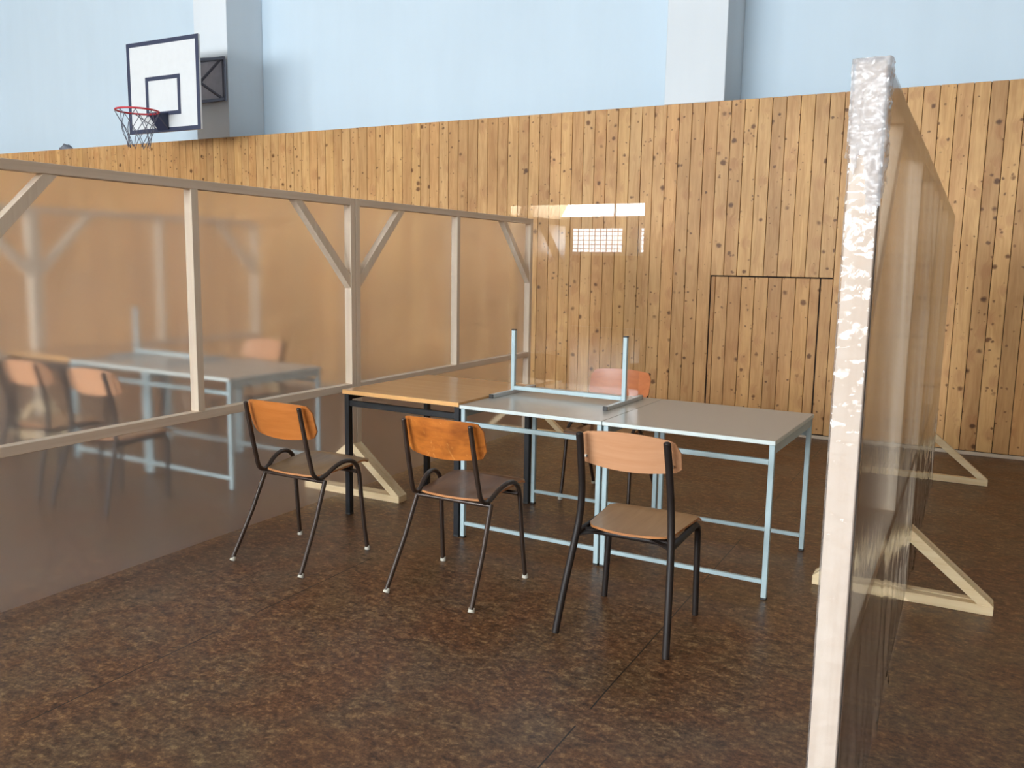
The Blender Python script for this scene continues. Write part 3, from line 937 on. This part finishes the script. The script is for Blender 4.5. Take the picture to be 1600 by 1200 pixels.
def chair_straight(label, loc, rz, group, m_back=None, m_seat=None):
    """tubular chair: rear leg and back post in one tube, front legs bent down from the seat"""
    t = thing('school_chair', label, 'chair', loc, rz, group)
    r = 0.0155
    for s in (-1, 1):
        pts = catmull([(s*0.241, -0.243, 0.0), (s*0.228, -0.195, 0.18), (s*0.212, -0.140, 0.36), (s*0.201, -0.112, 0.48), (s*0.194, -0.112, 0.60), (s*0.190, -0.140, 0.74), (s*0.187, -0.168, 0.845)], 5)
        tube_obj('rear_leg', pts, r, M_tubeC, t)
        bm = NB(); bmesh.ops.create_uvsphere(bm, u_segments=10, v_segments=6, radius=r*1.0)
        for v in bm.verts: v.co = Vector((v.co.x, v.co.y, v.co.z*0.6)) + Vector((s*0.187, -0.168, 0.846))
        obj('tube_plug', bm, M_tubeC, t, smooth=True)
        pts = fillet([(s*0.175, -0.10, 0.415), (s*0.195, 0.262, 0.425), (s*0.215, 0.243, 0.0)], 0.06, 8)
        pts = fillet([(s*0.206, -0.120, 0.410), (s*0.206, 0.262, 0.418), (s*0.217, 0.243, 0.0)], 0.055, 8)
        tube_obj('front_leg', pts, r*0.92, M_tubeC, t)
        bm = NB()
        # gusset plate under the rear of the seat
        vs = []
        for zz in (0.398, 0.404):
            vs.append([bm.verts.new(p) for p in ((s*0.205, -0.13, zz), (s*0.10, -0.075, zz+0.015), (s*0.205, 0.02, zz+0.01))])
        bm.faces.new(vs[0]); bm.faces.new(vs[1][::-1])
        for i in range(3):
            j = (i+1) % 3; bm.faces.new([vs[0][i], vs[1][i], vs[1][j], vs[0][j]])
        obj('gusset', bm, M_tubeC, t)
    tube_obj('cross_bar', [(-0.206, 0.18, 0.412), (0.206, 0.18, 0.412)], r*0.8, M_tubeC, t)
    tube_obj('cross_bar', [(-0.206, -0.06, 0.408), (0.206, -0.06, 0.408)], r*0.8, M_tubeC, t)
    obj('seat', seat_mesh(0.372, 0.425, -0.06, 0.325, 0.438, 0.444, 0.008, bow=0.055, rc=0.03, roll=0.02), [m_seat or M_seatC, M_edge], t, auto=40)
    obj('backrest', shell(0.445, 0.125, 0.778, -0.125, 0.035, lean=0.035, top_arch=0.026, bot_arch=0.020, rc=0.045, rcb=0.012), [m_back or M_peach, M_edge], t, auto=40)
    for sx in (-1, 1):
        for z in (0.74, 0.80):
            screw(t, sx*0.187, -0.095, z)
    return t
G_ch = 'school chairs at the tables'
chair_arched('orange-backed school chair with olive seat, leftmost of the near three', (-3.020, 3.325, 0), R(-1), M_orange, M_seatA, G_ch, M_capW)
chair_arched('scuffed orange-backed school chair with dark seat, middle of the near three', (-2.090, 3.380, 0), R(0), M_orange_worn, M_seatB, G_ch, M_capW)
chair_straight('pale beech school chair with thick black legs, right of the near three', (-1.205, 3.370, 0), R(0), G_ch)
chair_arched('reddish-backed school chair facing the viewer across the grey desks', (-2.060, 5.260, 0), R(178), M_red_ply, M_seatB, G_ch, M_capW, True)
chair_straight('blurred peach-backed chair behind the left film, right one of the pair', (-4.705, 3.470, 0), R(2), G_ch)
chair_straight('blurred peach-backed chair behind the left film, left one at the picture edge', (-5.400, 3.500, 0), R(2), G_ch)
chair_straight('blurred pale-backed chair facing the viewer across the desks behind the left film', (-5.290, 5.30, 0), R(176), G_ch)

# ------------------------------------------------------------------ basketball hoop
BBY = 7.28
t = thing('basketball_hoop', 'basketball hoop with white square backboard high on the left pier', 'basketball hoop', (-8.605, BBY, 3.0))
W2, Z0, Z1 = 0.605, 0.0, 1.05
bm = NB(); bx(bm, -W2, W2, 0.0, 0.025, Z0, Z1, 0.002); bb = obj('backboard', bm, M_board, t)
def frame_lines(bm, x0, x1, z0, z1, w, y0, y1):
    bx(bm, x0, x1, y0, y1, z0, z0+w); bx(bm, x0, x1, y0, y1, z1-w, z1)
    bx(bm, x0, x0+w, y0, y1, z0+w, z1-w); bx(bm, x1-w, x1, y0, y1, z0+w, z1-w)
bm = NB(); frame_lines(bm, -W2, W2, Z0, Z1, 0.048, -0.004, 0.0); obj('border_line', bm, M_navy, bb)
bm = NB(); frame_lines(bm, -0.295, 0.29, 0.19, 0.64, 0.045, -0.004, 0.0); obj('target_square', bm, M_navy, bb)
# rim
cxr, cyr, zr = -0.01, -0.36, 0.185
RR = 0.232
bm = NB()
ring = [(cxr+RR*math.cos(a*2*PI/40), cyr+RR*math.sin(a*2*PI/40), zr) for a in range(41)]
tube(bm, ring, 0.011, 8, caps=False)
rim_o = obj('rim', bm, M_rim, t, smooth=True)
bm = NB()
vs = [bm.verts.new(p) for p in ((cxr-0.09, -0.006, zr+0.03), (cxr+0.09, -0.006, zr+0.03), (cxr+0.09, -0.006, 0.02), (cxr-0.09, -0.006, 0.02),
      (cxr-0.09, -0.14, zr+0.004), (cxr+0.09, -0.14, zr+0.004), (cxr+0.09, -0.13, zr-0.01), (cxr-0.09, -0.13, zr-0.01))]
for f in ((0, 1, 2, 3), (4, 7, 6, 5), (0, 4, 5, 1), (1, 5, 6, 2), (2, 6, 7, 3), (3, 7, 4, 0)): bm.faces.new([vs[k] for k in f])
obj('rim_bracket', bm, M_navy, t)
for s in (-1, 1):
    tube_obj('rim_stay', [(cxr+s*0.17, cyr+0.1, zr-0.008), (cxr+s*0.09, -0.01, 0.03)], 0.005, M_darksteel, t, 8)
# net: two families of slanting cords
bm = NB()
nn_ = 8
def netr(z_):  # 0 top .. 1 bottom
    return RR*(1-0.52*z_**0.8)
NH = 0.40
for k in range(nn_):
    for sgn in (-1, 1):
        pts = []
        for q in range(9):
            z_ = q/8
            a = (k + sgn*1.5*z_)*2*PI/nn_
            rr = netr(z_)
            wv = 0.012*math.sin(k*2.1+q)
            pts.append((cxr+rr*math.cos(a)+wv, cyr+rr*math.sin(a), zr-0.01-NH*z_))
        tube(bm, pts, 0.0042, 5)
obj('net', bm, M_net, t, smooth=True)
# wall bracket: grey panel with steel frame on the pier, arms out to the board
bkx = -0.065
y_w = CL_Y - BBY
bm = NB(); bx(bm, bkx-0.27, bkx+0.27, y_w-0.035, y_w-0.015, 0.475, 0.985, 0.002); obj('backing_panel', bm, M_panelgrey, t)
bm = NB(); frame_lines(bm, bkx-0.28, bkx+0.285, 0.465, 0.995, 0.035, y_w-0.06, y_w-0.036)
obj('bracket_frame', bm, M_darksteel, t)
for sx in (-1, 1):
    for (zw, zb) in ((0.49, 0.30), (0.97, 0.80)):
        bm = NB(); beam(bm, (bkx+sx*0.265, y_w-0.05, zw), (bkx+sx*0.22+0.065, 0.035, zb), 0.03, 0.03, Vector((1, 0, 0)))
        obj('arm', bm, M_darksteel, t)
for (za, zb_) in ((0.49, 0.80), (0.97, 0.45)):
    bm = NB(); beam(bm, (bkx+0.255, y_w-0.065, za), (bkx-0.10, y_w-0.35, zb_), 0.025, 0.025, Vector((1, 0, 0)))
    obj('diagonal_stay', bm, M_darksteel, t)

# cloth bundle left on the ledge above the boards
bm = NB(); bmesh.ops.create_icosphere(bm, subdivisions=3, radius=1)
for v in bm.verts:
    n_ = noise.noise(v.co*2.2)*0.35
    v.co = Vector((v.co.x*0.105*(1+n_), v.co.y*0.07*(1+n_), max(-0.0, v.co.z)*0.085*(1+n_)))
cl = obj('cloth_bundle', bm, M_rag, smooth=True); cl.location = (-11.73, CL_Y+0.10, CL_Z)
tag(cl, 'small grey cloth bundle lying on the ledge above the boards, far left', 'cloth')
